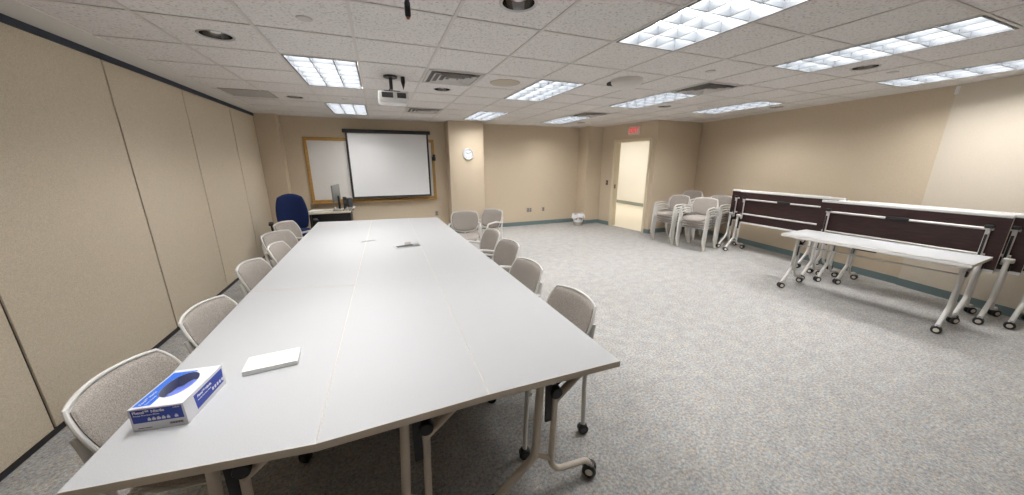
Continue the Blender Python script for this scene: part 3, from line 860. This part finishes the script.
# ------------------------------------------------------------------ things on the long table
TZ = .7545
# glove box: local x = short front width, y = length
bx = Vector((-.8775, 1.345)); fx = Vector((.162, -.028)); 
ang = math.atan2(fx.y, fx.x)
e = empty('glove_box', (-.793, 1.340, TZ), R(-8), 'blue and white glove box with an oval opening on the near table', 'box')
w, l, h = .158, .228, .086
mb = MB(M['box_white'])
n = 28; cx0, cy0 = -.002, l*.545
a_, b_ = .047, .076
# walls and bottom
mb.b2((-w/2, 0, 0), (w/2, l, .001))
for s in (-1, 1):
    mb.b2((s*w/2-(.0012 if s > 0 else 0), 0, 0), (s*w/2+(.0012 if s < 0 else 0), l, h))
mb.b2((-w/2, 0, 0), (w/2, .0012, h)); mb.b2((-w/2, l-.0012, 0), (w/2, l, h))
ang_ = sorted([2*PI*k/n for k in range(n)]+[math.atan2(py-cy0, px-cx0) % (2*PI) for px in (-w/2, w/2) for py in (0, l)])
def rp(a):
    dx, dy = math.cos(a), math.sin(a); ts = []
    if abs(dx) > 1e-9: ts.append(((w/2 if dx > 0 else -w/2)-cx0)/dx)
    if abs(dy) > 1e-9: ts.append(((l if dy > 0 else 0)-cy0)/dy)
    t = min(ts); return cx0+dx*t, cy0+dy*t
def el(a): # ellipse point in direction a
    t = 1/math.sqrt((math.cos(a)/a_)**2+(math.sin(a)/b_)**2); return cx0+t*math.cos(a), cy0+t*math.sin(a)
ci = [mb._v((*el(a), h)) for a in ang_]; ro = [mb._v((*rp(a), h)) for a in ang_]
for k in range(len(ang_)):
    k2 = (k+1) % len(ang_); mb._f([ci[k], ro[k], ro[k2], ci[k2]])
ct = mb.build('carton', e)
# printed blue areas (ink on the carton)
mb = MB([M['box_blue'], M['box_blue2']]); zt = h+.0004
mb.quad([(-.073, -.0004, .030), (.073, -.0004, .030), (.073, -.0004, .081), (-.073, -.0004, .081)], 0)       # front end
mb.quad([(w/2+.0004, .055, .014), (w/2+.0004, l-.012, .018), (w/2+.0004, l-.006, .076), (w/2+.0004, .05, .074)], 0)  # right side
mb.quad([(-w/2-.0004, .01, .012), (-w/2-.0004, l-.01, .012), (-w/2-.0004, l-.01, .062), (-w/2-.0004, .01, .062)], 0)
# top: blue band along the left long edge, curved to the opening
L0 = []; L1 = []
ys = [.012+k*(l-.03)/22 for k in range(23)]
for y in ys:
    xr = -.012 if y > .07 else -.022
    dy = (y-cy0)/b_
    if abs(dy) < 1: xr = min(xr, cx0-a_*math.sqrt(1-dy*dy)-.0005)
    L0.append(mb._v((-w/2+.006, y, zt))); L1.append(mb._v((xr+ (.02 if y > cy0+b_ else 0), y, zt)))
mb.mi = 1
for k in range(22): mb._f([L0[k], L1[k], L1[k+1], L0[k+1]])
mb.build('blue_print', ct)
bt = M['box_white']
fm = lambda x, z: basis((x, -.0009, z), (1, 0, 0), (0, 0, 1), (0, -1, 0))
text('Flexal\u2122 Nitrile', .0145, bt, 'brand_lettering', ct, fm(-.068, .071), 'LEFT', .0004)
text('Powder-Free Exam Gloves', .0068, bt, 'small_lettering', ct, fm(-.068, .059))
text('LARGE', .0065, bt, 'size_lettering', ct, fm(.048, .0755))
mb = MB(bt)
for k, (xx, ww) in enumerate(((-.026, .009), (-.013, .010), (.001, .011), (.015, .010), (.029, .009), (.052, .010))):
    mb.box((xx, -.0008, .040), (ww, .0006, .008)); mb.box((xx, -.0008, .0465), (ww*.5, .0006, .003))
mb.build('pictograms', ct)
mb = MB(M['ink'])
for k in range(16): mb.box((.028+k*.0025, -.0006, .015), ((.0014 if k % 3 else .0008), .0006, .008))
mb.box((-.045, -.0006, .009), (.040, .0006, .0022))
mb.build('bar_print', ct)
sm = lambda y, z: basis((w/2+.0009, y, z), (0, 1, 0), (0, 0, 1), (1, 0, 0))
text('Flexal\u2122 Nitrile', .013, bt, 'side_lettering', ct, sm(.066, .060), 'LEFT', .0004)
text('Powder-Free Exam Gloves', .007, bt, 'side_small_lettering', ct, sm(.066, .045))
mb = MB(bt)
for k in range(5): mb.box((w/2+.0008, .150+k*.015, .033), (.0006, .009, .012))
mb.build('side_pictograms', ct)
tm = lambda x, y: basis((x, y, zt+.0004), (0, 1, 0), (-1, 0, 0), (0, 0, 1))
text('Flexal\u2122 Nitrile', .012, bt, 'top_lettering', ct, tm(-.056, .018))
text('Exam Gloves', .009, bt, 'top_small_lettering', ct, tm(-.040, .018))
mb = MB(M['glove'])
for k in range(4):
    mb.pillow(.042-.003*k, .082, .012, .006*(-1)**k, .8, 12, 10, 0, lambda x, d, z, k=k: (x+cx0+.004*math.sin(k*2), z+cy0-.004*k, .034+.004*k+d+.006*math.sin(z*60+k)+.004*math.sin(x*90)))
mb.build('gloves', e)
# napkin stack
e = empty('napkin_stack', (-.537, 1.648, TZ), R(4), 'small stack of white paper napkins right of the glove box', 'napkins')
mb = MB(M['paper'])
for k in range(7):
    mb.box((.0015*math.sin(k*2.1), .0015*math.cos(k*1.7), .0018+.0032*k), (.205, .125, .0028), Matrix.Rotation(.006*math.sin(k*3), 3, 'Z'), .0008, 1)
mb.build('napkins', e)
# cable hatch gadget on the far middle table
e = empty('power_hatch', (.21, 3.70, TZ), R(14), 'open grey metal power hatch on the far middle table', 'power hatch')
mb = MB(M['brushed']); mb.box((0, 0, .003), (.26, .13, .005), None, .002); mb.build('plate', e)
mb = MB(M['dark_grey']); mb.box((-.02, 0, .0065), (.18, .07, .003), None, .001); mb.build('socket_strip', e)
mb = MB(M['grille']); mb.box((.035, .062, .016), (.07, .005, .03), Matrix.Rotation(-.5, 3, 'X'), .002); mb.build('lid', e)
e = empty('power_slot', (-.19, 4.11, TZ), R(14), 'thin grey cable slot cover on the far tables, left of the open hatch', 'cover plate')
mb = MB(M['brushed']); mb.box((0, 0, .002), (.17, .03, .004), None, .0015); mb.build('cover', e)
mb = MB(M['dark_grey']); mb.box((0, 0, .0045), (.14, .008, .0015)); mb.build('slot', e)

# ------------------------------------------------------------------ world, camera
w_ = bpy.data.worlds.new('World'); SC.world = w_; w_.use_nodes = True
w_.node_tree.nodes['Background'].inputs[0].default_value = (.5, .5, .5, 1); w_.node_tree.nodes['Background'].inputs[1].default_value = .05
cam = bpy.data.cameras.new('camera'); co = bpy.data.objects.new('camera', cam); COL.objects.link(co)
cam.sensor_width = 36; cam.lens = 11.5139; cam.clip_start = .05
pt, yw, rl = R(14.6307), R(21.614), R(-.1271)
f = Vector((math.sin(yw)*math.cos(pt), math.cos(yw)*math.cos(pt), -math.sin(pt)))
rt = Vector((math.cos(yw), -math.sin(yw), 0)); up = rt.cross(f)
rt2 = math.cos(rl)*rt+math.sin(rl)*up; up2 = -math.sin(rl)*rt+math.cos(rl)*up
co.matrix_world = basis((0, 0, EYE), rt2, up2, -f)
SC.camera = co
SC.view_settings.view_transform = 'Standard'; SC.view_settings.look = 'None'
SC.view_settings.gamma = 1; SC.view_settings.use_curve_mapping = False
SC.view_settings.exposure = 1.68
SC.cycles.use_denoising = True
SC.cycles.max_bounces = 10; SC.cycles.diffuse_bounces = 7; SC.cycles.glossy_bounces = 8
SC.cycles.sample_clamp_indirect = 6
